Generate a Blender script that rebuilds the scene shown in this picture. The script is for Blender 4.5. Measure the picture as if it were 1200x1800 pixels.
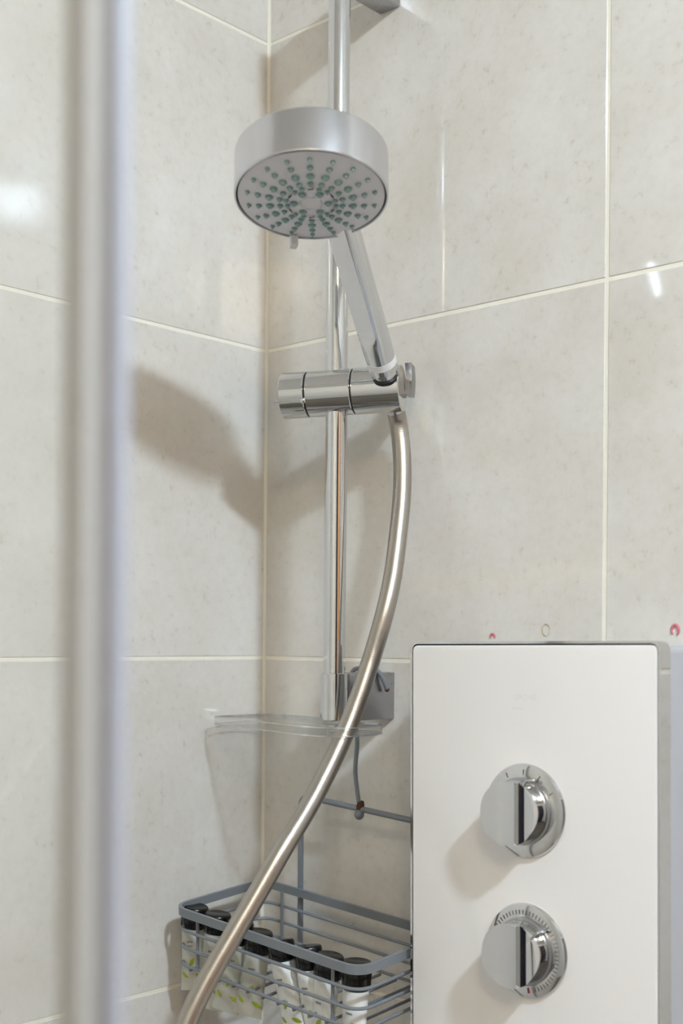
import bpy, bmesh, math, random
from mathutils import Vector, Matrix, noise
random.seed(7)
for o in list(bpy.data.objects): bpy.data.objects.remove(o)
scene = bpy.context.scene
V = Vector
ZC = 1.35                       # eye height; geometry below is written relative to it
# ------------------------------------------------------------------ camera
YAW, ROLL, FPX, CY = math.radians(42.324), math.radians(.4552), 2214.0, 1123.5
R0 = V((math.cos(YAW), math.sin(YAW), 0)); F0 = V((-math.sin(YAW), math.cos(YAW), 0)); U0 = V((0, 0, 1))
RR = math.cos(ROLL)*R0 + math.sin(ROLL)*U0; UU = -math.sin(ROLL)*R0 + math.cos(ROLL)*U0
cd = bpy.data.cameras.new('camera'); cam = bpy.data.objects.new('camera', cd); scene.collection.objects.link(cam)
cam.matrix_world = Matrix.Translation((.8864, -.8612, ZC)) @ Matrix((RR, UU, -F0)).transposed().to_4x4()
cd.sensor_fit = 'HORIZONTAL'; cd.sensor_width = 36; cd.lens = 36*FPX/1200; cd.shift_y = (CY-900)/1200
cd.clip_start = .02
cd.dof.use_dof = True; cd.dof.focus_distance = 1.05; cd.dof.aperture_fstop = 8.5
scene.camera = cam
# ------------------------------------------------------------------ world and exposure
w = bpy.data.worlds.new('world'); scene.world = w; w.use_nodes = True
w.node_tree.nodes['Background'].inputs[0].default_value = (.9, .95, 1, 1)
w.node_tree.nodes['Background'].inputs[1].default_value = .3
scene.view_settings.view_transform = 'Standard'; scene.view_settings.look = 'None'
scene.view_settings.gamma = 1; scene.view_settings.use_curve_mapping = False
scene.view_settings.exposure = 0.03
scene.cycles.blur_glossy = .1; scene.cycles.sample_clamp_indirect = 30
LAMP = 640.0                     # ceiling lamp radiance
FILL_LAMP = 34.0  # radiance of the added fill light
# ------------------------------------------------------------------ materials
def lin(c): return tuple((x/12.92 if x <= .04045 else ((x+.055)/1.055)**2.4) for x in [v/255 for v in c])
def mat(name, col, rough=.5, metal=0, spec=.5, **kw):
    m = bpy.data.materials.new(name); m.use_nodes = True
    b = m.node_tree.nodes['Principled BSDF']
    b.inputs['Base Color'].default_value = (*lin(col), 1); b.inputs['Roughness'].default_value = rough
    b.inputs['Metallic'].default_value = metal; b.inputs['Specular IOR Level'].default_value = spec
    for k, v in kw.items(): b.inputs[k].default_value = v
    return m
def N(m, t, **kw):
    n = m.node_tree.nodes.new(t)
    for k, v in kw.items():
        if hasattr(n, k): setattr(n, k, v)
        else: n.inputs[k].default_value = v
    return n
def link(m, a, b): m.node_tree.links.new(a, b)
def ramp(m, fac, stops):
    r = N(m, 'ShaderNodeValToRGB'); e = r.color_ramp.elements
    while len(e) < len(stops): e.new(.5)
    for el, (p, c) in zip(e, stops): el.position = p; el.color = (*lin(c), 1)
    link(m, fac, r.inputs['Fac']); return r
def roughen(m, scale, lo, hi, bump=0, bscale=40):
    b = m.node_tree.nodes['Principled BSDF']; g = N(m, 'ShaderNodeNewGeometry')
    n = N(m, 'ShaderNodeTexNoise', Scale=scale, Detail=4.0); link(m, g.outputs['Position'], n.inputs['Vector'])
    mr = N(m, 'ShaderNodeMapRange'); mr.inputs['From Min'].default_value = .3; mr.inputs['From Max'].default_value = .7
    mr.inputs['To Min'].default_value = lo; mr.inputs['To Max'].default_value = hi
    link(m, n.outputs['Fac'], mr.inputs['Value']); link(m, mr.outputs['Result'], b.inputs['Roughness'])
    if bump:
        n2 = N(m, 'ShaderNodeTexNoise', Scale=bscale, Detail=2.0); link(m, g.outputs['Position'], n2.inputs['Vector'])
        bp = N(m, 'ShaderNodeBump', Strength=bump, Distance=.001); link(m, n2.outputs['Fac'], bp.inputs['Height'])
        link(m, bp.outputs['Normal'], b.inputs['Normal'])
# glazed stone-look tile: pale greige with soft clouds and fine specks
M_tile = mat('glazed_tile', (214, 206, 194), .1)
def _tile(m):
    b = m.node_tree.nodes['Principled BSDF']; g = N(m, 'ShaderNodeNewGeometry'); oi = N(m, 'ShaderNodeObjectInfo')
    off = N(m, 'ShaderNodeVectorMath', operation='SCALE'); off.inputs[0].default_value = (3.1, 5.7, 9.3)
    link(m, oi.outputs['Random'], off.inputs['Scale'])
    ad = N(m, 'ShaderNodeVectorMath', operation='ADD'); link(m, g.outputs['Position'], ad.inputs[0]); link(m, off.outputs[0], ad.inputs[1])
    n1 = N(m, 'ShaderNodeTexNoise', Scale=9.0, Detail=6.0, Roughness=.6); link(m, ad.outputs[0], n1.inputs['Vector'])
    r1 = ramp(m, n1.outputs['Fac'], [(.3, (211, 206, 198)), (.5, (217, 213, 207)), (.72, (223, 221, 217))])
    n2 = N(m, 'ShaderNodeTexNoise', Scale=120.0, Detail=5.0, Roughness=.7); link(m, ad.outputs[0], n2.inputs['Vector'])
    r2 = ramp(m, n2.outputs['Fac'], [(.28, (226, 220, 212)), (.40, (250, 249, 247)), (.6, (255, 255, 255))])
    mx = N(m, 'ShaderNodeMix', data_type='RGBA', blend_type='MULTIPLY'); mx.inputs[0].default_value = .75
    link(m, r1.outputs[0], mx.inputs[6]); link(m, r2.outputs[0], mx.inputs[7]); link(m, mx.outputs[2], b.inputs['Base Color'])
    n3 = N(m, 'ShaderNodeTexNoise', Scale=5.0, Detail=2.0); link(m, ad.outputs[0], n3.inputs['Vector'])
    mr = N(m, 'ShaderNodeMapRange'); mr.inputs['To Min'].default_value = .035; mr.inputs['To Max'].default_value = .085
    link(m, n3.outputs['Fac'], mr.inputs['Value']); link(m, mr.outputs[0], b.inputs['Roughness'])
_tile(M_tile)
M_grout = mat('cream_grout', (238, 233, 220), .8); roughen(M_grout, 60, .7, .9, .3, 300)
M_wallpaint = mat('white_paint', (226, 223, 217), .7); roughen(M_wallpaint, 30, .6, .8)
M_ceil = mat('ceiling_paint', (235, 234, 230), .8); roughen(M_ceil, 30, .7, .9)
M_floor = mat('floor_tile_brown', (98, 90, 80), .35); roughen(M_floor, 12, .25, .45)
M_wood = mat('door_wood', (196, 142, 86), .45)
def _wood(m):
    b = m.node_tree.nodes['Principled BSDF']; g = N(m, 'ShaderNodeNewGeometry')
    mp = N(m, 'ShaderNodeMapping'); mp.inputs['Scale'].default_value = (20, 20, 1.5); link(m, g.outputs['Position'], mp.inputs['Vector'])
    n = N(m, 'ShaderNodeTexNoise', Scale=2.0, Detail=5.0); link(m, mp.outputs[0], n.inputs['Vector'])
    r = ramp(m, n.outputs['Fac'], [(.3, (170, 116, 64)), (.7, (212, 160, 104))]); link(m, r.outputs[0], b.inputs['Base Color'])
_wood(M_wood)
M_navy = mat('dark_navy_paint', (24, 30, 48), .5); roughen(M_navy, 20, .4, .6)
M_chrome = mat('polished_chrome', (216, 217, 219), .06, 1); roughen(M_chrome, 40, .04, .09)
M_satin = mat('satin_chrome', (206, 206, 210), .28, 1); roughen(M_satin, 60, .2, .27, .02, 300)
M_hose = mat('stainless_hose', (176, 170, 162), .3, 1)
def _hose(m):
    b = m.node_tree.nodes['Principled BSDF']; g = N(m, 'ShaderNodeNewGeometry')
    mp = N(m, 'ShaderNodeMapping'); mp.inputs['Scale'].default_value = (1, 1, 1); link(m, g.outputs['Position'], mp.inputs['Vector'])
    wv = N(m, 'ShaderNodeTexWave', Scale=160.0, Distortion=0.0, wave_type='BANDS', bands_direction='Z'); link(m, mp.outputs[0], wv.inputs['Vector'])
    bp = N(m, 'ShaderNodeBump', Strength=.05, Distance=.0006); link(m, wv.outputs['Fac'], bp.inputs['Height']); link(m, bp.outputs['Normal'], b.inputs['Normal'])
    n = N(m, 'ShaderNodeTexNoise', Scale=150.0); link(m, g.outputs['Position'], n.inputs['Vector'])
    mr = N(m, 'ShaderNodeMapRange'); mr.inputs['To Min'].default_value = .28; mr.inputs['To Max'].default_value = .4; link(m, n.outputs['Fac'], mr.inputs['Value']); link(m, mr.outputs[0], b.inputs['Roughness'])
_hose(M_hose)
M_bracket = mat('brushed_bracket_metal', (176, 176, 180), .3, 1); roughen(M_bracket, 60, .25, .4)
M_dkchrome = mat('dark_chrome', (128, 129, 133), .15, 1); roughen(M_dkchrome, 60, .1, .2)
M_gap = mat('black_gap', (18, 18, 22), .5); roughen(M_gap, 30, .45, .6)
M_face = mat('spray_face_grey', (228, 227, 234), .4); roughen(M_face, 50, .32, .48)
M_teal = mat('teal_silicone', (118, 152, 154), .45); roughen(M_teal, 50, .4, .55)
M_tealdark = mat('nozzle_bore', (150, 176, 174), .5); roughen(M_tealdark, 50, .4, .6)
M_whitepl = mat('white_plastic', (232, 232, 234), .35); roughen(M_whitepl, 40, .3, .42)
M_glasspanel = mat('white_back_painted_glass', (240, 237, 236), .06); roughen(M_glasspanel, 5, .05, .09)
M_body = mat('white_panel_body', (172, 173, 178), .35); roughen(M_body, 20, .3, .4)
M_logo = mat('pale_grey_print', (227, 225, 225), .3); roughen(M_logo, 50, .35, .45)
M_tick = mat('dark_engraving', (70, 70, 74), .5); roughen(M_tick, 50, .4, .6)
M_red = mat('red_mark', (168, 40, 52), .5); roughen(M_red, 50, .4, .6)
M_wire = mat('grey_coated_wire', (122, 127, 133), .38, 0, .5); roughen(M_wire, 60, .3, .46)
M_rust = mat('rust', (78, 50, 38), .85); roughen(M_rust, 300, .75, .95, .8, 500)
M_cap = mat('black_plastic_cap', (14, 14, 15), .22); roughen(M_cap, 30, .16, .3)
M_tubew = mat('white_tube', (236, 237, 235), .35); roughen(M_tubew, 30, .3, .42)
M_tubet = mat('translucent_tube', (222, 220, 210), .35, **{'Transmission Weight': .35, 'IOR': 1.3}); roughen(M_tubet, 30, .3, .42)
M_leaf = mat('green_print', (160, 178, 44), .5); roughen(M_leaf, 60, .4, .55)
M_ink = mat('grey_ink', (96, 96, 96), .5); roughen(M_ink, 60, .4, .6)
M_acryl = bpy.data.materials.new('clear_acrylic'); M_acryl.use_nodes = True
M_alu = mat('satin_aluminium', (162, 160, 157), .8, 0, .2); roughen(M_alu, 30, .7, .85)
M_seal = mat('bluish_seal', (176, 178, 190), .6, **{'Transmission Weight': .3}); roughen(M_seal, 30, .35, .45)
M_pink = mat('pink_adhesive', (206, 120, 132), .4); roughen(M_pink, 90, .3, .5)
M_stain = mat('tan_stain', (200, 182, 162), .4); roughen(M_stain, 90, .3, .5)
def schlick(m):
    lw = N(m, 'ShaderNodeLayerWeight'); lw.inputs['Blend'].default_value = .5
    pw = N(m, 'ShaderNodeMath', operation='POWER'); pw.inputs[1].default_value = 5.0; link(m, lw.outputs['Facing'], pw.inputs[0])
    ma = N(m, 'ShaderNodeMath', operation='MULTIPLY_ADD'); ma.inputs[1].default_value = .96; ma.inputs[2].default_value = .04; link(m, pw.outputs[0], ma.inputs[0])
    return ma.outputs[0]
M_glass = bpy.data.materials.new('clear_screen_glass'); M_glass.use_nodes = True
def _glass(m):
    nt = m.node_tree; out = nt.nodes['Material Output']; nt.nodes.remove(nt.nodes['Principled BSDF'])
    tr = N(m, 'ShaderNodeBsdfTransparent'); tr.inputs[0].default_value = (.985, .99, .987, 1)
    gl = N(m, 'ShaderNodeBsdfGlossy'); gl.inputs['Roughness'].default_value = .03
    df = N(m, 'ShaderNodeBsdfDiffuse'); df.inputs[0].default_value = (.8, .82, .82, 1)
    fr = schlick(m)
    n = N(m, 'ShaderNodeTexNoise', Scale=25.0, Detail=3.0); g = N(m, 'ShaderNodeNewGeometry'); link(m, g.outputs['Position'], n.inputs['Vector'])
    mr = N(m, 'ShaderNodeMapRange'); mr.inputs['To Min'].default_value = .02; mr.inputs['To Max'].default_value = .08; link(m, n.outputs['Fac'], mr.inputs['Value'])
    a = N(m, 'ShaderNodeMixShader'); link(m, mr.outputs[0], a.inputs[0]); link(m, tr.outputs[0], a.inputs[1]); link(m, df.outputs[0], a.inputs[2])
    b = N(m, 'ShaderNodeMixShader'); link(m, fr, b.inputs[0]); link(m, a.outputs[0], b.inputs[1]); link(m, gl.outputs[0], b.inputs[2])
    link(m, b.outputs[0], out.inputs['Surface'])
_glass(M_glass)
def _acryl(m):
    nt = m.node_tree; out = nt.nodes['Material Output']; nt.nodes.remove(nt.nodes['Principled BSDF'])
    tr = N(m, 'ShaderNodeBsdfTransparent'); tr.inputs[0].default_value = (.985, .99, .99, 1)
    gs = N(m, 'ShaderNodeBsdfGlass'); gs.inputs['IOR'].default_value = 1.49; gs.inputs['Roughness'].default_value = .02
    gl = N(m, 'ShaderNodeBsdfGlossy'); gl.inputs['Roughness'].default_value = .04
    n = N(m, 'ShaderNodeTexNoise', Scale=60.0, Detail=3.0); g = N(m, 'ShaderNodeNewGeometry'); link(m, g.outputs['Position'], n.inputs['Vector'])
    mr = N(m, 'ShaderNodeMapRange'); mr.inputs['To Min'].default_value = .07; mr.inputs['To Max'].default_value = .13; link(m, n.outputs['Fac'], mr.inputs['Value'])
    a = N(m, 'ShaderNodeMixShader'); link(m, mr.outputs[0], a.inputs[0]); link(m, tr.outputs[0], a.inputs[1]); link(m, gs.outputs[0], a.inputs[2])
    b = N(m, 'ShaderNodeMixShader'); link(m, schlick(m), b.inputs[0]); link(m, a.outputs[0], b.inputs[1]); link(m, gl.outputs[0], b.inputs[2])
    link(m, b.outputs[0], out.inputs['Surface'])
_acryl(M_acryl)
M_edge = bpy.data.materials.new('acrylic_edge_highlight'); M_edge.use_nodes = True  # glossy mix for the added bright lines along the shelf edge
def _edge(m):
    nt = m.node_tree; out = nt.nodes['Material Output']; nt.nodes.remove(nt.nodes['Principled BSDF'])
    tr = N(m, 'ShaderNodeBsdfTransparent'); gl = N(m, 'ShaderNodeBsdfGlossy'); gl.inputs['Roughness'].default_value = .2
    n = N(m, 'ShaderNodeTexNoise', Scale=90.0, Detail=2.0); g = N(m, 'ShaderNodeNewGeometry'); link(m, g.outputs['Position'], n.inputs['Vector'])
    a = N(m, 'ShaderNodeMixShader'); link(m, n.outputs['Fac'], a.inputs[0]); link(m, tr.outputs[0], a.inputs[1]); link(m, gl.outputs[0], a.inputs[2]); link(m, a.outputs[0], out.inputs['Surface'])
_edge(M_edge)
def emit(name, col, s):
    m = mat(name, (240, 240, 240), .5); b = m.node_tree.nodes['Principled BSDF']
    b.inputs['Emission Color'].default_value = (*col, 1); b.inputs['Emission Strength'].default_value = s; return m
# ------------------------------------------------------------------ mesh helpers
ORG = {}
def finish(name, bm, m, parent=None, smooth=35):
    me = bpy.data.meshes.new(name)
    if parent is not None:
        bmesh.ops.translate(bm, verts=bm.verts, vec=-ORG.get(parent.name, V((0, 0, 0))))
    bmesh.ops.recalc_face_normals(bm, faces=bm.faces)
    bm.to_mesh(me); bm.free()
    if smooth:
        for p in me.polygons: p.use_smooth = True
        me.set_sharp_from_angle(angle=math.radians(smooth))
    for mm in (m if isinstance(m, (list, tuple)) else [m]): me.materials.append(mm)
    o = bpy.data.objects.new(name, me); scene.collection.objects.link(o)
    if parent is not None:
        o.parent = parent; ORG[o.name] = ORG.get(parent.name, V((0, 0, 0)))
    else: ORG[o.name] = V((0, 0, 0))
    return o
def tag(o, label=None, cat=None, group=None, kind=None):
    for k, v in (('label', label), ('category', cat), ('group', group), ('kind', kind)):
        if v: o[k] = v
    return o
def thing(name, label, cat, loc, group=None):
    o = bpy.data.objects.new(name, None); scene.collection.objects.link(o); o.empty_display_size = .02
    o.location = loc; ORG[o.name] = V(loc); return tag(o, label, cat, group)
def box(bm, lo, hi, bev=0, M=None, seg=1):
    r = bmesh.ops.create_cube(bm, size=1); vs = r['verts']
    lo, hi = V(lo), V(hi); c = (lo+hi)/2; s = hi-lo
    for v in vs: v.co = V((v.co.x*s.x, v.co.y*s.y, v.co.z*s.z)) + c
    if bev:
        es = list({e for v in vs for e in v.link_edges})
        rr = bmesh.ops.bevel(bm, geom=es, offset=bev, segments=seg, affect='EDGES', profile=.5)
        vs = list({v for v in rr['verts']} | {v for v in vs if v.is_valid})
    if M:
        for v in vs: v.co = M @ v.co
    return vs
def frames(pts, closed, up=None):
    n = len(pts); T = []
    for i in range(n):
        a = pts[(i-1) % n] if (closed or i) else pts[i]; b = pts[(i+1) % n] if (closed or i < n-1) else pts[i]
        T.append((b-a).normalized())
    out = []; nrm = None
    for i in range(n):
        t = T[i]
        if up is not None: b = up; nn = b.cross(t).normalized(); out.append((nn, t.cross(nn).normalized())); continue
        if nrm is None:
            a = V((0, 0, 1)) if abs(t.z) < .9 else V((1, 0, 0)); nrm = t.cross(a).normalized()
        else: nrm = (nrm - t*nrm.dot(t)).normalized()
        out.append((nrm, t.cross(nrm)))
    return out
def sweep(bm, pts, sec, closed=False, up=None, cap=True, scale=None):
    pts = [V(p) for p in pts]; fr = frames(pts, closed, up); rings = []
    for i, (p, (a, b)) in enumerate(zip(pts, fr)):
        k = scale[i] if scale else 1
        rings.append([bm.verts.new(p + a*x*k + b*y*k) for x, y in sec])
    n, m = len(rings), len(sec)
    for i in range(n if closed else n-1):
        r, s = rings[i], rings[(i+1) % n]
        for j in range(m): bm.faces.new((r[j], r[(j+1) % m], s[(j+1) % m], s[j]))
    if cap and not closed: bm.faces.new(rings[0][::-1]); bm.faces.new(rings[-1])
    return rings
def circ(r, n=12): return [(r*math.cos(2*math.pi*i/n), r*math.sin(2*math.pi*i/n)) for i in range(n)]
def tube(bm, pts, r, n=12, closed=False, scale=None, cap=True): return sweep(bm, pts, circ(r, n), closed, None, cap, scale)
def lathe(bm, prof, M, n=32, mi=0):
    rings = []
    for r, h in prof:
        if r < 1e-6: rings.append([bm.verts.new(M @ V((0, 0, h)))])
        else: rings.append([bm.verts.new(M @ V((r*math.cos(2*math.pi*i/n), r*math.sin(2*math.pi*i/n), h))) for i in range(n)])
    for a, b in zip(rings, rings[1:]):
        for i in range(n):
            j = (i+1) % n
            f = [a[0], b[j], b[i]] if len(a) == 1 else ([a[i], a[j], b[0]] if len(b) == 1 else [a[i], a[j], b[j], b[i]])
            if len(a) == 1 and len(b) == 1: continue
            bm.faces.new(f).material_index = mi
    return rings
def axis_m(o, z, x=None):
    z = V(z).normalized(); x = V(x) if x is not None else (V((0, 0, 1)) if abs(z.z) < .9 else V((1, 0, 0)))
    x = (x - z*x.dot(z)).normalized(); y = z.cross(x)
    return Matrix.Translation(o) @ Matrix((x, y, z)).transposed().to_4x4()
def fillet(pts, r, closed=False, n=6):
    pts = [V(p) for p in pts]; out = []
    N_ = len(pts)
    for i, p in enumerate(pts):
        if not closed and i in (0, N_-1): out.append(p); continue
        a = (pts[i-1]-p); b = (pts[(i+1) % N_]-p); k = min(r, a.length*.49, b.length*.49)
        A = p+a.normalized()*k; B = p+b.normalized()*k
        for j in range(n+1):
            t = j/n; out.append(A*(1-t)**2 + p*2*t*(1-t) + B*t*t)
    return out
def catmull(pts, n=8, closed=False):
    pts = [V(p) for p in pts]; out = []; L = len(pts)
    g = (lambda i: pts[i % L]) if closed else (lambda i: pts[max(0, min(L-1, i))])
    for i in range(L if closed else L-1):
        a, b, c, d = g(i-1), g(i), g(i+1), g(i+2)
        for j in range(n):
            t = j/n; out.append(.5*((2*b)+(c-a)*t+(2*a-5*b+4*c-d)*t*t+(3*b-a-3*c+d)*t**3))
    if not closed: out.append(pts[-1])
    return out
B = bmesh.new
# ------------------------------------------------------------------ room shell
XR, YN, ZF, ZT = 2.6, -2.3, -ZC, .955
def slab(name, lo, hi, m, holes=None):
    bm = B(); box(bm, lo, hi); o = finish(name, bm, m, None, 0); o['kind'] = 'structure'; return o
floor = slab('floor', (-.1, YN-.1, ZF-.1), (XR+.1, .1, ZF), M_floor)
ceil = slab('ceiling', (-.1, YN-.1, ZT), (XR+.1, .1, ZT+.1), M_ceil)
wall_r = slab('wall_right', (-.1, .0006, ZF), (XR, .1, ZT), M_grout)
wall_l = slab('wall_left', (-.1, YN, ZF), (-.0006, .0006, ZT), M_grout)
slab('wall_far', (XR, YN, ZF), (XR+.1, .1, ZT), M_wallpaint)
slab('wall_near', (-.1, YN-.1, ZF), (XR+.1, YN, ZT), M_wallpaint)
Z0 = -.0186; G = .0014
rows = [ZF] + [Z0+.3*k for k in range(-4, 4) if ZF+.02 < Z0+.3*k < ZT-.02] + [ZT]
cache = {}
def tile(parent, w_, h_, loc, side):
    key = (round(w_, 4), round(h_, 4), side)
    if key not in cache:
        bm = B()
        if side == 'r': box(bm, (0, 0, 0), (w_, .006, h_), .0007)
        else: box(bm, (-.006, -w_, 0), (0, 0, h_), .0007)
        cache[key] = finish('tile', bm, M_tile, None, 0).data
        bpy.data.objects.remove([o for o in scene.objects if o.data == cache[key]][0])
    o = bpy.data.objects.new('tile', cache[key]); scene.collection.objects.link(o); o.parent = parent; o.location = loc
for a, b in zip(rows, rows[1:]):
    xs = [.0005, .3781, .9781, 1.5781, 2.1781, XR]
    for i, (x0, x1) in enumerate(zip(xs, xs[1:])):
        l = x0 + (G if i else .0012); r = x1 - G
        tile(wall_r, r-l, b-a-2*G, (l, 0, a+G), 'r')
    ys = [.0005, .62, 1.22, 1.82, -YN]
    for i, (y0, y1) in enumerate(zip(ys, ys[1:])):
        l = y0 + (G if i else .0012); r = y1 - G
        tile(wall_l, r-l, b-a-2*G, (0, -l, a+G), 'l')
bm = B(); q = .0022
vs = [[bm.verts.new((x, y, z)) for x, y in ((-.0004, .0004), (q, .0004), (q, -.0004), (.0008, -.0008), (.0004, -q), (-.0004, -q))] for z in (ZF+.001, ZT-.001)]
for i in range(6): bm.faces.new((vs[0][i], vs[0][(i+1) % 6], vs[1][(i+1) % 6], vs[1][i]))
bm.faces.new(vs[0][::-1]); bm.faces.new(vs[1]); t2 = finish('trim_2', bm, M_grout, None, 30); t2['kind'] = 'structure'
bm = B(); box(bm, (XR-.03, -2.0, ZF), (XR-.004, -1.16, ZF+2.05), .003)
d2 = finish('added_navy_door', bm, M_navy, None, 30); d2['kind'] = 'structure'  # unseen navy slab added to give the chrome a dark reflection
# wooden door on the far wall (seen only in the chrome); dark frame added for reflections
bm = B(); box(bm, (XR-.03, -1.05, ZF), (XR-.004, -.15, ZF+2.05), .003)
d1 = finish('door_1', bm, M_wood, None, 30); d1['kind'] = 'structure'
bm = B(); tube(bm, fillet([(XR-.03, -.88, ZF+1.0), (XR-.075, -.88, ZF+1.0), (XR-.075, -.76, ZF+1.0)], .015), .009, 10)
finish('door_handle', bm, M_chrome, d1)
bm = B()
for y0, y1, z1 in ((-1.15, -1.055, ZF+2.14), (-.145, -.05, ZF+2.14)): box(bm, (XR-.04, y0, ZF), (XR-.002, y1, z1), .002)
box(bm, (XR-.04, -1.053, ZF+2.055), (XR-.002, -.147, ZF+2.14), .002)
t1 = finish('added_navy_trim', bm, M_navy, None, 30); t1['kind'] = 'structure'  # unseen frame, added so the chrome mirrors a dark line
# ------------------------------------------------------------------ ceiling lamp and added fill light
def lamp(loc, r, s, label, col):
    t = thing('ceiling_light', label, 'light', loc); x, y, z = loc
    bm = B(); lathe(bm, [(r, 0), (r+.012, -.002), (r+.014, -.016), (r+.004, -.02), (r, -.018), (r, 0)], Matrix.Translation(loc), 48); finish('rim', bm, M_whitepl, t)
    bm = B(); lathe(bm, [(r*math.cos(k*math.pi/20)-.001*(k == 0), -.012-r*math.sin(k*math.pi/20)) for k in range(10)] + [(0, -.012-r)], Matrix.Translation(loc), 32); finish('diffuser', bm, emit('lamp_diffuser', col, s), t)
lamp((1.42, -.64, ZT), .06, LAMP, 'small opal dome ceiling light to the right of the white control unit', (.72, .87, 1))
lamp((1.5, -1.4, ZT), .16, FILL_LAMP, 'added unseen warm fill dome behind the viewpoint', (1, .83, .59))  # no known source here; added to lift the shadows
# ------------------------------------------------------------------ slide rail
RX, RY = .156, -.068
rail = thing('shower_rail', 'vertical chrome slide rail on two block brackets near the corner', 'shower rail', (RX, 0, -.07))
bm = B(); lathe(bm, [(0, -.0685), (.0088, -.0685), (.0094, -.068), (.0094, .606), (0, .606)], Matrix.Translation((RX, RY, 0)), 48); finish('pole', bm, M_chrome, rail)
for z0, z1 in ((-.0704, -.029), (.5636, .605)):
    bm = B(); box(bm, (.1433, -.060, z0), (.1667, 0, z1), .0012, seg=2); finish('wall_bracket', bm, M_bracket, rail)
    bm = B(); lathe(bm, [(.0096, z0+.001), (.0112, z0+.001), (.0118, z0+.0016), (.0118, z1-.0006), (.0112, z1), (.0096, z1)], Matrix.Translation((RX, RY, 0)), 48); finish('sleeve', bm, M_chrome, rail)
# ------------------------------------------------------------------ slider holder on the rail
S = V((.156, -.068, .211)); D = V((0.8803, 0.4745, .027)).normalized()
sl = thing('shower_holder', 'chrome horizontal cylinder holder clamped on the slide rail', 'holder', S)
MS = axis_m(S, D, (0, 0, 1)); RS = .0197
def seg_cyl(name, a, b, m, r=RS, bv=.0008):
    bm = B(); lathe(bm, [(0, a), (r-bv, a), (r, a+bv), (r, b-bv), (r-bv, b), (0, b)], MS, 64); return finish(name, bm, m, sl)
kn = seg_cyl("clamp_knob", -.0470, -.0250, M_chrome); seg_cyl('knob_gap', -.0252, -.0238, M_gap, RS-.0006, .0001)
seg_cyl('clamp_body', -.0240, .0155, M_chrome); seg_cyl('body_gap', .0153, .0167, M_gap, RS-.0006, .0001)
seg_cyl("cradle", .0165, .0575, M_chrome, bv=.0006)
# thin rib along the underside front of the clamp knob and a small pin at its joint
fw = D.cross(V((0, 0, 1))).normalized()          # towards the room
if fw.dot(-F0) < 0: fw = -fw
rb = (fw*.90 + V((0, 0, -.43))).normalized()
bm = B(); tube(bm, [S+D*-.0495+rb*(RS+.0004), S+D*-.0252+rb*(RS-.0002)], .0016, 8); finish('rib', bm, M_chrome, kn)
bm = B(); bmesh.ops.create_uvsphere(bm, u_segments=12, v_segments=8, radius=.0026, matrix=Matrix.Translation(S+D*-.0245+rb*(RS+.0003))); finish('pin', bm, M_chrome, sl)
# curved release lever behind the right-hand end
bm = B(); cL = S + D*.0565 - fw*.019
sec = [(-.0026, -.009), (.0026, -.009), (.0026, .009), (-.0026, .009)]
arc = [cL + D*(.0035+.0008*math.sin(a*math.pi/10)) + V((0, 0, -.003+.0265*a/10)) for a in range(11)]
sweep(bm, arc, sec, up=fw); finish('release_lever', bm, M_dkchrome, sl)
# ------------------------------------------------------------------ hand shower
HC = V((.2658, -.2153, .3138)); HN = V((.168, -.174, -.970)).normalized()
H0 = V((.1999, -.0500, .211)); HT = HC - HN*.034 + R0*.0075; HD = (HT-H0).normalized(); HL = (HT-H0).length
hs = thing('hand_shower', 'round chrome hand shower with grey spray face and teal nozzles', 'shower head', H0 - HD*.02)
MH = axis_m(HC, HN, R0)
bm = B(); lathe(bm, [(0, -.034), (.0525, -.034), (.0542, -.0337), (.0549, -.0328), (.055, -.032), (.055, -.0010), (.0547, -.0002), (.0536, .0003), (.0528, -.002)], MH, 96)
finish('head_shell', bm, M_satin, hs, 18)
bm = B(); lathe(bm, [(.0529, -.0014), (.0512, -.0014)], MH, 96); finish('rim_gap', bm, M_gap, hs)
RF, DOME = .0522, .0055
dome = lambda r: DOME*(1-(r/RF)**2) - .0006
bm = B(); lathe(bm, [(RF, -.002)] + [(RF*k/12, dome(RF*k/12)) for k in range(12, -1, -1)], MH, 96); face = finish('spray_face', bm, M_face, hs)
def nozzle_mesh(r):
    bm = B(); lathe(bm, [(r, -.0008), (r, .0004), (r*.8, .0012)], Matrix(), 12, 0); lathe(bm, [(r*.8, .0012), (r*.5, .0013), (r*.42, .0024), (0, .0026)], Matrix(), 12, 1)
    o = finish('nozzle', bm, [M_teal, M_tealdark], None, 40); me = o.data; bpy.data.objects.remove(o); return me
NZ = {k: nozzle_mesh(r) for k, r in (('s', .0018), ('m', .0023), ('l', .0030))}
def put_nozzle(r, ang, k):
    o = bpy.data.objects.new('nozzle', NZ[k]); scene.collection.objects.link(o); o.parent = face
    tilt = 2*DOME*r/RF**2
    n = V((math.sin(tilt)*math.cos(ang), math.sin(tilt)*math.sin(ang), math.cos(tilt)))
    p = MH @ V((r*math.cos(ang), r*math.sin(ang), dome(r)))
    Mw = axis_m(p, MH.to_3x3() @ n); Mw.translation = p - ORG[hs.name]; o.matrix_basis = Mw
A0 = math.radians(-90)
for i in range(18):
    a = A0 + i*2*math.pi/18
    put_nozzle(.0455, a, 's'); put_nozzle(.0382, a, 'm'); put_nozzle(.0300, a, 'l'); put_nozzle(.0225, a, 'm')
    if i % 3 == 1: put_nozzle(.0178, a, 's')
    if i % 3 == 2: put_nozzle(.0172, a, 's')
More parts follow.
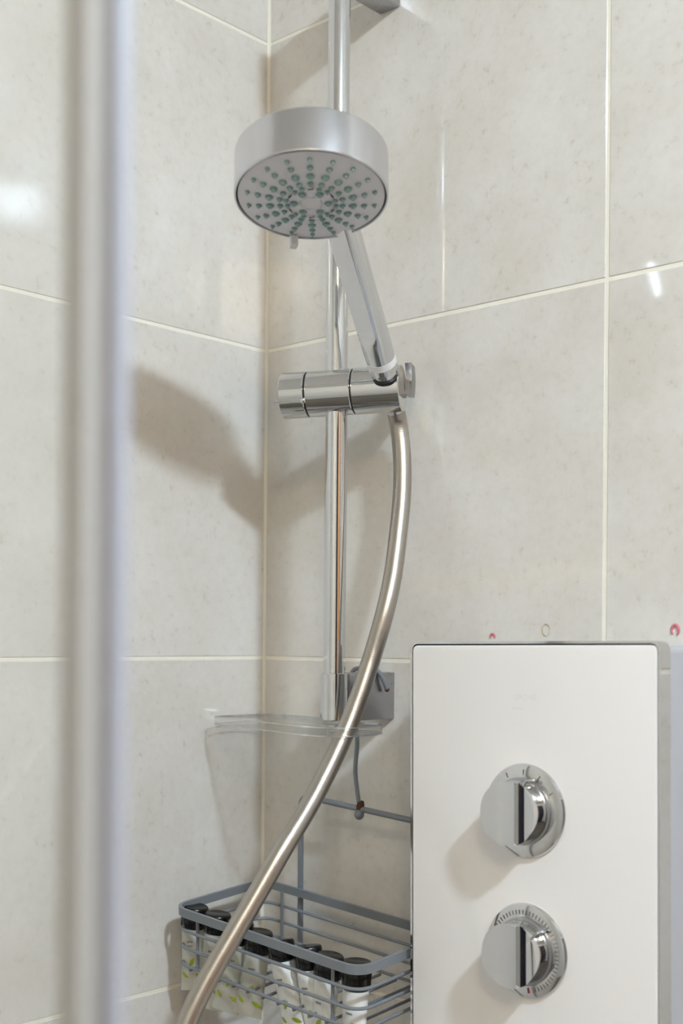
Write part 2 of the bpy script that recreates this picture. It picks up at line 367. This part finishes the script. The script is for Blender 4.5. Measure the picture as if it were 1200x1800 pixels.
for i in range(6):
    a = A0 + math.radians(30+i*60); put_nozzle(.0122, a, 'l')
    a = A0 + math.radians(i*60); r = .0172
    e = V((math.cos(a), math.sin(a), 0)); tt = V((-math.sin(a), math.cos(a), 0))
    bm = B(); pts = [MH @ (e*(r+.0014*math.sin(k*math.pi/8)) + tt*(.0034*math.cos(k*math.pi/8)) + V((0, 0, dome(r)+.0006))) for k in range(16)]
    tube(bm, pts, .0004, 6, closed=True); sl_o = finish('slot_rim', bm, M_chrome, face)
    bm = B(); f = bm.faces.new([bm.verts.new(MH @ (e*(r+.0007*math.sin(k*math.pi/6)) + tt*(.0022*math.cos(k*math.pi/6)) + V((0, 0, dome(r)+.0006)))) for k in range(12)])
    finish('slot', bm, M_gap, face)
bm = B(); tube(bm, [MH @ V((.0075*math.cos(k*math.pi/16), .0075*math.sin(k*math.pi/16), dome(.0075)+.0001)) for k in range(32)], .00035, 6, closed=True); finish('hub_ring', bm, M_satin, face)
for i in range(9):                                # thin raised guide lines between the groups of nozzles
    a = A0 + math.radians(50 + i*40); bm = B()
    tube(bm, [MH @ V((r*math.cos(a), r*math.sin(a), dome(r)+.0000)) for r in (.017, .028, .04)], .0003, 6); finish('face_line', bm, M_face, face)
# spray selector tab on the rim
a = math.radians(-106); e = V((math.cos(a), math.sin(a), 0)); tt = V((-math.sin(a), math.cos(a), 0))
bm = B(); Mt = MH @ Matrix((tt, e, V((0, 0, 1)))).transposed().to_4x4()
box(bm, (-.003, .049, .0), (.003, .0555, .009), .0008, Mt); finish('selector_tab', bm, M_whitepl, hs)
# handle: round tube with a flat underside
bm = B(); UD = (HN - HD*HN.dot(HD)).normalized(); UD = (UD*.86 - RR*.5).normalized(); UD = (UD - HD*UD.dot(HD)).normalized(); WD = HD.cross(UD)
rings = []
for k in range(41):
    t = k/40; s = .022 + t*(HL-.046-.022)
    r = .0118 + .0008*min(1, max(0, s/.05)); cut = r*.70 if s > .060 else (r*.70 + (r*.4)*(1-max(0, (s-.050)/.010)) if s > .050 else r*1.1)
    rg = []
    for j in range(48):
        an = 2*math.pi*j/48; u, v = r*math.cos(an), r*math.sin(an)
        if u > cut: u = cut - .0000*v
        rg.append(bm.verts.new(H0 + HD*s + UD*u + WD*v))
    rings.append(rg)
for a_, b_ in zip(rings, rings[1:]):
    for j in range(48): bm.faces.new((a_[j], a_[(j+1) % 48], b_[(j+1) % 48], b_[j]))
bm.faces.new(rings[0][::-1]); bm.faces.new(rings[-1]); finish('handle', bm, M_chrome, hs, 25)
bm = B(); lathe(bm, [(.0112, .0270), (.0124, .0273), (.0125, .0335), (.0114, .0338)], axis_m(H0, HD), 40); finish('band', bm, M_whitepl, hs)
bm = B(); lathe(bm, [(0, -.004), (.0088, -.004), (.0092, .010), (.0106, .0262), (0, .0264)], axis_m(H0, HD), 40); finish('cone', bm, M_chrome, hs)
bm = B(); lathe(bm, [(.0094, .0125), (.0112, .0130), (.0112, .0150), (.0096, .0155)], axis_m(H0, HD), 40); finish('entry_ring', bm, M_gap, sl)
bm = B(); lathe(bm, [(0, -.0215), (.0088, -.0215), (.0092, -.020), (.0100, -.004), (0, -.004)], axis_m(H0, HD), 32); finish('hose_nut', bm, M_chrome, hs)
# ------------------------------------------------------------------ hose
hp = [H0-HD*.0215, H0-HD*.036, (.1937, -.0245, .1575), (.1969, -.0283, .1231), (.2008, -.0384, .0886), (.2046, -.0484, .0547), (.2059, -.0607, .0214),
      (.1992, -.0669, -.0109), (.1969, -.0798, -.0434), (.1931, -.0928, -.0754), (.1912, -.1283, -.1273), (.1930, -.1617, -.159), (.1900, -.1756, -.1794),
      (.183, -.2034, -.2202), (.1755, -.2300, -.2597), (.1727, -.2450, -.2866), (.170, -.2568, -.3188), (.169, -.264, -.3672), (.175, -.26, -.45), (.2, -.22, -.56), (.25, -.14, -.62), (.27, -.08, -.63)]
bm = B(); cp = catmull(hp, 10)
for _ in range(40): cp = [cp[0], cp[1]] + [(cp[i-1]+cp[i]*2+cp[i+1])/4 for i in range(2, len(cp)-2)] + cp[-2:]
tube(bm, cp, .0079, 24)
tag(finish('shower_hose', bm, M_hose), 'long curved stainless steel hose hanging from the hand shower holder', 'hose')
# ------------------------------------------------------------------ acrylic soap shelf
sh = thing('soap_shelf', 'clear acrylic soap shelf at the lower end of the slide rail', 'shelf', (RX, RY, -.078))
out = catmull([V((x, y, 0)) for x, y in [(.016, -.032), (.03, -.014), (.085, -.012), (.115, -.028), (.135, -.043), (.172, -.043), (.192, -.048), (.204, -.064), (.208, -.086), (.200, -.107), (.176, -.117), (.11, -.104), (.06, -.094), (.03, -.088), (.017, -.075)]], 8, True)
def curve_mesh(loops, depth, bev):
    cu = bpy.data.curves.new('c', 'CURVE'); cu.dimensions = '2D'; cu.fill_mode = 'BOTH'; cu.extrude = depth/2 - bev; cu.bevel_depth = bev; cu.bevel_resolution = 2; cu.offset = -bev
    for lp in loops:
        sp = cu.splines.new('POLY'); sp.points.add(len(lp)-1); sp.use_cyclic_u = True
        for p, q in zip(sp.points, lp): p.co = (q[0], q[1], 0, 1)
    ob = bpy.data.objects.new('c', cu); scene.collection.objects.link(ob); dg = bpy.context.evaluated_depsgraph_get(); dg.update()
    me = bpy.data.meshes.new_from_object(ob.evaluated_get(dg)); bpy.data.objects.remove(ob); bm = B(); bm.from_mesh(me)
    bmesh.ops.remove_doubles(bm, verts=bm.verts, dist=1e-6); return bm
hole = [(.1931+.0094*math.cos(a*math.pi/16), -.0928+.0105*math.sin(a*math.pi/16)) for a in range(32)]
hole2 = [(RX+.0060*math.cos(a*math.pi/16), RY+.0060*math.sin(a*math.pi/16)) for a in range(32)]
bm = curve_mesh([out, hole, hole2], .0066, .0008); bmesh.ops.translate(bm, verts=bm.verts, vec=(0, 0, -.0756)); finish('tray', bm, M_acryl, sh, 30)
for z in (-.0722, -.0790):
    bm = B(); tube(bm, [V((p.x, p.y, z)) for p in out], .0005, 6, True); finish('edge_highlight', bm, M_edge, sh)  # thin glossy tubes added as highlight lines on the tray outline
bm = B(); lathe(bm, [(0, -.0695), (.0095, -.0695), (.0095, -.0722), (.0055, -.0722), (.0055, -.0795), (0, -.0795)], Matrix.Translation((RX, RY, 0)), 24); finish('mounting_plug', bm, M_acryl, sh)
for x, y in ((.030, -.036), (.058, -.030)):
    bm = B(); lathe(bm, [(0, -.0690), (.0014, -.0692), (.0017, -.07), (.0017, -.0723), (0, -.0723)], Matrix.Translation((x, y, 0)), 16); finish('peg', bm, M_acryl, sh)
bm = B(); box(bm, (.030, -.086, -.0832), (.055, -.082, -.0790), .001); finish('drip_lip', bm, M_acryl, sh)
# ------------------------------------------------------------------ wire caddy
ex = V((1, 0, -.0715)).normalized(); ey = V((0, -1, -.079)); ey = (ey - ex*ey.dot(ex)).normalized(); en = ey.cross(ex).normalized()
if en.z < 0: en = -en
CO = V((.0272, -.0248, -.2272)); CW, CD = .2235, .1140
cl = lambda u, v, w_: CO + ex*u + ey*v + en*w_
cad = thing('wire_caddy', 'grey wire shower caddy basket hooked over the lower rail bracket', 'caddy', cl(CW/2, 0, -.055))
def loop(w_, ins, r): return fillet([cl(ins, ins, w_), cl(ins, CD-ins, w_), cl(CW-ins, CD-ins, w_), cl(CW-ins, ins, w_)], r, True, 8)
bm = B(); sweep(bm, loop(-.0038, .0014, .018), [(-.0014, -.0038), (.0014, -.0038), (.0014, .0038), (-.0014, .0038)], True, en); finish('rim_bar', bm, M_wire, cad, 30)
for w_ in (-.0205, -.0362, -.0520):
    bm = B(); tube(bm, loop(w_, .0030, .018), .0015, 8, True); finish('side_wire', bm, M_wire, cad)
for u in (.030, .191):
    for v in (.0052, CD-.0052):
        bm = B(); tube(bm, [cl(u, v, -.006), cl(u, v, -.0535)], .0015, 8); finish('upright_wire', bm, M_wire, cad)
for k in range(11):
    u = .022 + k*.0182; bm = B(); tube(bm, [cl(u, .003, -.0548), cl(u, CD-.003, -.0548)], .0014, 8); finish('bottom_wire', bm, M_wire, cad)
bm = B(); tube(bm, fillet([cl(.046, -.0030, -.056), cl(.046, -.0030, .0865), cl(.191, -.0030, .0865), cl(.191, -.0030, -.056)], .011), .0027, 10); finish('back_frame', bm, M_wire, cad)
ball = cl(.119, -.0030, .0865)
bm = B(); bmesh.ops.create_uvsphere(bm, u_segments=16, v_segments=12, radius=.0046, matrix=Matrix.Translation(ball+V((.0005, -.002, -.0048)))); finish('ball_end', bm, M_wire, cad)
bm = B(); lathe(bm, [(.0030, -.0045), (.0036, -.002), (.0036, .003), (.0028, .007)], axis_m(ball, (.1, 0, 1)), 12); finish('rusted_joint', bm, M_rust, cad)['label'] = 'rusty brown weld'
hk = [ball + V((0, 0, -.002)), (.1488, -.0318, -.118), (.1500, -.0310, -.092), (.1475, -.0305, -.078), (.1412, -.0305, -.066), (.1400, -.0300, -.046), (.1412, -.0290, -.0300), (.147, -.0280, -.0258), (.158, -.0270, -.0256), (.1668, -.0245, -.0270), (.1700, -.0205, -.0350), (.1706, -.0155, -.0435)]
bm = B(); tube(bm, catmull(hk, 6), .0020, 10); hook = finish('hook', bm, M_wire, cad)
bm = B(); bmesh.ops.create_uvsphere(bm, u_segments=10, v_segments=6, radius=.0023, matrix=Matrix.Translation((.1706, -.0152, -.0439))); finish('rusted_tip', bm, M_rust, hook)
# ------------------------------------------------------------------ toiletry tubes in the caddy
TU = [((0.0341, -0.2392), (0.0315, -0.259), (0.0402, -0.312), 't', 'leftmost black-capped tube, tilted in the caddy corner'),
      ((0.0606, -0.2423), (0.0585, -0.26), (0.0571, -0.3261), 't', 'second black-capped tube from the left end of the caddy'),
      ((0.0927, -0.2442), (0.09, -0.2628), (0.0805, -0.323), 't', 'black-capped tube mostly hidden behind the steel hose'),
      ((0.1132, -0.2497), (0.1106, -0.2686), (0.1056, -0.322), 't', 'black-capped tube just right of the steel hose'),
      ((0.1407, -0.252), (0.1449, -0.269), (0.16, -0.329), 'w', 'slanted white tube, fourth from the right end of the caddy'),
      ((0.1697, -0.2522), (0.1725, -0.271), (0.181, -0.333), 'w', 'white tube with black cap, third from the right'),
      ((0.1978, -0.2544), (0.1949, -0.2737), (0.187, -0.336), 'w', 'white tube with black cap, second from the right'),
      ((0.2248, -0.255), (0.2235, -0.2774), (0.2195, -0.338), 'w', 'rightmost white tube with black cap beside the white control unit')]
for i, (tp, bt, en_, kind, lab) in enumerate(TU):
    yy = -.115 + (.002 if i % 2 else -.001)
    T = V((tp[0], yy+.0005, tp[1])); Bt = V((bt[0], yy, bt[1])); E_ = V((en_[0], yy-.006 if kind == 't' else yy, en_[1]))
    t = thing('toiletry_tube', lab, 'tube', E_, 'toiletry tubes in the wire caddy')
    ax = (T-Bt).normalized(); M1 = axis_m(Bt, ax, (0, 1, 0)); h = (T-Bt).length; rc = .0114
    bm = B(); nn = 32; prof = [(0, .001), (rc*.98, .001), (rc, .0016), (rc*1.02, h-.002), (rc*.96, h-.0004), (rc*.9, h), (0, h-.0006)]
    lathe(bm, prof, M1, nn); cap = finish('cap', bm, M_cap, t, 40)
    bm = B()
    for k in range(16):                           # fine grip ridges
        a = 2*math.pi*k/16; p = V((math.cos(a), math.sin(a), 0))*rc
        tube(bm, [M1 @ (p+V((0, 0, .002))), M1 @ (p*1.01+V((0, 0, h*.62)))], .00035, 5)
    finish('grip_ridges', bm, M_cap, cap)
    # body: round at the cap, flattened to a crimped end
    bd = (E_-Bt); Lb = bd.length; bz = bd.normalized(); sx = V((1, 0, 0)); sx = (sx - bz*sx.dot(bz)).normalized(); rot = (-.25 if kind == 't' else .1)
    sy = bz.cross(sx); sx, sy = sx*math.cos(rot)+sy*math.sin(rot), sy*math.cos(rot)-sx*math.sin(rot)
    rings = []; bm = B()
    def wd(f): return (.0102 + .0040*f, .0102*(1-f)**.8 + .0006)
    for k in range(15):
        f = k/14; a, b = wd(max(0, (f-.06)/.94)); 
        rings.append([bm.verts.new(Bt + bz*(Lb*f) + sx*a*math.cos(2*math.pi*j/24) + sy*b*math.sin(2*math.pi*j/24)) for j in range(24)])
    for a_, b_ in zip(rings, rings[1:]):
        for j in range(24): bm.faces.new((a_[j], a_[(j+1) % 24], b_[(j+1) % 24], b_[j]))
    bm.faces.new(rings[0][::-1]); bm.faces.new(rings[-1]); body = finish('tube_body', bm, M_tubet if kind == 't' else M_tubew, t, 50)
    fs = 1 if sy.y < 0 else -1                    # side facing the room
    def onb(f, x):                                # point on the printed side, x in metres across
        a, b = wd(max(0, (f-.06)/.94)); c = max(-1, min(1, x/a)); return Bt + bz*(Lb*f) + sx*x + sy*fs*(b*math.sqrt(max(0, 1-c*c))+.00025)
    for (f0, x0, ang, ln) in ((.62, -.001, .9, .0095), (.74, .004, -.4, .010), (.80, -.004, 2.5, .008)):
        bm = B(); top = []; bot = []
        for k in range(9):
            s = k/8; wv = .0019*math.sin(math.pi*s)**.8
            lx, lz = ln*s, 0; ca, sa = math.cos(ang), math.sin(ang)
            for sg, L_ in ((1, top), (-1, bot)):
                X = x0 + ca*lx - sa*wv*sg; Zz = sa*lx + ca*wv*sg
                L_.append(bm.verts.new(onb(f0 - Zz/Lb, X)))
        for k in range(8): bm.faces.new((top[k], top[k+1], bot[k+1], bot[k]))
        finish('leaf_print', bm, M_leaf, body)
    bm = B()                                      # two short lines of tiny unreadable print
    for rw, f0 in enumerate((.22, .29)):
        x = -.0005
        for k in range(6):
            ln = .0004+.0004*random.random(); q = [onb(f0-.010, x), onb(f0-.010, x+ln), onb(f0+.016, x+ln), onb(f0+.016, x)]
            bm.faces.new([bm.verts.new(p) for p in q]); x += ln+.0004
    finish('small_print', bm, M_ink, body)
# ------------------------------------------------------------------ shower control panel
pn = thing('shower_control_unit', 'white glass shower control unit with chrome frame and two knobs', 'control unit', (.2535, 0, -.0016))
PO = ORG[pn.name].copy(); ORG[pn.name] = V((0, 0, 0)); pn.rotation_euler = (0, -.0105, 0)
PW, PH, YF = .2180, .60, -.085
def rrect(x0, x1, z0, z1, r, y): return fillet([(x0, y, z0), (x0, y, z1), (x1, y, z1), (x1, y, z0)], r, True, 8)
def plate(x0, x1, z0, z1, r, y0, y1, bev=.0006):
    lp = [(p.x, p.z) for p in rrect(x0, x1, z0, z1, r, 0)]; bm = curve_mesh([lp], abs(y1-y0), bev)
    for v in bm.verts: v.co = V((v.co.x, (y0+y1)/2 - v.co.z, v.co.y))
    return bm
finish('panel_body', plate(.0035, PW-.0035, -PH+.003, -.0033, .006, -.0705, 0), M_body, pn, 30)
bm = B(); sweep(bm, rrect(.0009, PW-.0009, -PH+.001, -.0009, .007, (YF-.0705)/2), [(-.0009, -.0072), (.0009, -.0072), (.0009, .0072), (-.0009, .0072)], True, V((0, 1, 0))); finish('chrome_frame', bm, M_chrome, pn, 30)
finish('backing', plate(.0015, PW-.0015, -PH+.002, -.0015, .006, -.0815, -.071, .0002), M_navy, pn, 30)
finish('front_glass', plate(.0027, PW-.0027, -PH+.004, -.0030, .005, YF-.0003, -.0816), M_glasspanel, pn, 30)
def text(s, size, x, z, name, m):
    fc = bpy.data.curves.new('t', 'FONT'); fc.body = s; fc.size = size; fc.align_x = 'CENTER'; fc.align_y = 'CENTER'; fc.extrude = .00005; fc.offset = .0001
    ob = bpy.data.objects.new('t', fc); scene.collection.objects.link(ob); dg = bpy.context.evaluated_depsgraph_get(); dg.update()
    me = bpy.data.meshes.new_from_object(ob.evaluated_get(dg)); bpy.data.objects.remove(ob); bm = B(); bm.from_mesh(me)
    for v in bm.verts: v.co = V((x+v.co.x, YF-.00035-v.co.z, z+v.co.y))
    return finish(name, bm, m, pn, 0)
text('GROHE', .0061, .1088, -.0414, 'brand_print', M_logo)
bm = B()
for k in range(7): box(bm, (.0968+k*.0016, YF-.00042, -.0505), (.0968+k*.0016+.0011, YF-.0003, -.0487))
finish('small_print', bm, M_logo, pn, 0)
def knob(cx, cz, kind):
    r = .0232; Mk = Matrix.Translation((cx, YF-.0003, cz)) @ Matrix.Rotation(math.radians(90), 4, 'X')   # local z -> -y (out of the panel)
    bm = B(); lathe(bm, [(0, .0), (.0344, 0), (.0347, .0012), (.0338, .0030), (.030, .0042), (r+.001, .0046), (0, .0046)], Mk, 72); disc = finish('control_knob', bm, M_chrome, pn)
    disc['label'] = 'chrome knob on a round scale plate'
    bm = B(); lathe(bm, [(r+.0016, .0046), (r+.0016, .0062), (r, .0066)], Mk, 64); finish('collar', bm, M_bracket, disc)
    # grip: a cylinder whose front slopes away on its right side
    bm = B(); n = 64; h = .0245; u0 = .0068
    hz = lambda u: h if u < u0 else h - .0008 - .0042*(1-(u-u0)/(r-u0))**1.3
    side_lo = [bm.verts.new(Mk @ V((r*math.cos(2*math.pi*i/n), r*math.sin(2*math.pi*i/n), .0064))) for i in range(n)]
    nx = 28; xs_ = [-r*math.cos(math.pi*k/nx) for k in range(nx+1)]
    xs_ = sorted(xs_ + [u0-.0001, u0+.0001]); cols = []
    for u in xs_:
        hv = math.sqrt(max(0, r*r-u*u)); cols.append([bm.verts.new(Mk @ V((u, hv*(2*q/12-1), hz(u)))) for q in range(13)])
    for a_, b_ in zip(cols, cols[1:]):
        for q in range(12): bm.faces.new((a_[q], a_[q+1], b_[q+1], b_[q]))
    rimv = [c[0] for c in cols] + [c[12] for c in cols[::-1]]
    low = [bm.verts.new(Mk @ V((u, -math.sqrt(max(0, r*r-u*u)), .0064))) for u in xs_] + [bm.verts.new(Mk @ V((u, math.sqrt(max(0, r*r-u*u)), .0064))) for u in xs_[::-1]]
    L = len(rimv)
    for i in range(L): bm.faces.new((rimv[i], rimv[(i+1) % L], low[(i+1) % L], low[i]))
    bmesh.ops.delete(bm, geom=side_lo, context='VERTS'); bmesh.ops.remove_doubles(bm, verts=bm.verts, dist=1e-6); finish('grip', bm, M_chrome, disc, 25)
    pa = 42 if kind else 64                       # pointer fin on the rim of the grip
    bm = B(); Mp = Mk @ Matrix.Rotation(math.radians(pa), 4, 'Z'); box(bm, (r-.002, -.0011, .0066), (r+.0042, .0011, .0175), .0004, Mp); finish('pointer', bm, M_chrome, disc)
    bm = B(); rd = B()
    angs = range(-70, 230, 6) if kind else (88, 60, 118, 30)
    for a in angs:
        Mr = Mk @ Matrix.Rotation(math.radians(a), 4, 'Z')
        box(bm, (.0268, -.00022, .0040), (.0300 if kind else .0306, .00022, .0048), 0, Mr)
    finish('tick_marks', bm, M_tick, disc, 0)
    if kind:
        Mr = Mk @ Matrix.Rotation(math.radians(-82), 4, 'Z'); box(rd, (.0262, -.0006, .0040), (.0302, .0006, .0049), 0, Mr); finish('red_mark', rd, M_red, disc, 0)['label'] = 'red hot mark'
    else: rd.free()
knob(.1092, -.1244, 0); knob(.1106, -.2266, 1)
# ------------------------------------------------------------------ small leftovers of adhesive on the tiles
def mark(x, z, r, a0, a1, m, th, label, cat):
    bm = B(); pts = [V((x+r*.72*math.cos(math.radians(a)), -.0004, z+r*math.sin(math.radians(a)))) for a in range(a0, a1+1, 15)]
    tube(bm, pts, th, 6, scale=[.45+.55*math.sin(math.pi*(i+.5)/len(pts)) for i in range(len(pts))]); return tag(finish('adhesive_mark', bm, m), label, cat)
mark(.4385, .0085, .0040, -60, 230, M_pink, .0013, 'small pink ring of adhesive on the tile above the control unit edge', 'mark')
mark(.2727, .0020, .0034, 0, 180, M_stain, .0010, 'small reddish arc just above the top edge of the white control unit', 'mark').data.materials[0] = M_pink
mark(.3252, .0089, .0048, 0, 330, M_stain, .0005, 'faint tan ring stain on the tile above the white control unit', 'mark')
# ------------------------------------------------------------------ glass screen close to the viewpoint
sc = thing('shower_screen', 'blurred glass shower screen with upright metal edge in the foreground', 'shower screen', (.640, -.678, ZF))
bm = B(); box(bm, (.6330, -.6850, ZF+.002), (.6445, -.6745, ZF+1.95), .0045, seg=4); finish('edge_profile', bm, M_alu, sc, 30)
bm = B(); box(bm, (.6447, -.6800, ZF+.01), (.6500, -.6755, ZF+1.94), .0015, seg=2); finish('edge_seal', bm, M_seal, sc, 30)
bm = B(); box(bm, (.006, -.6815, ZF+.012), (.6352, -.6765, ZF+1.94)); finish('glass_pane', bm, M_glass, sc, 0)
bm = B(); box(bm, (.0, -.690, ZF), (.012, -.668, ZF+1.95), .001); finish('wall_profile', bm, M_alu, sc, 30)
# ------------------------------------------------------------------ lift everything to its height above the floor
for o in scene.objects:
    if o.parent is None and o.type in ('MESH', 'EMPTY'): o.location.z += ZC
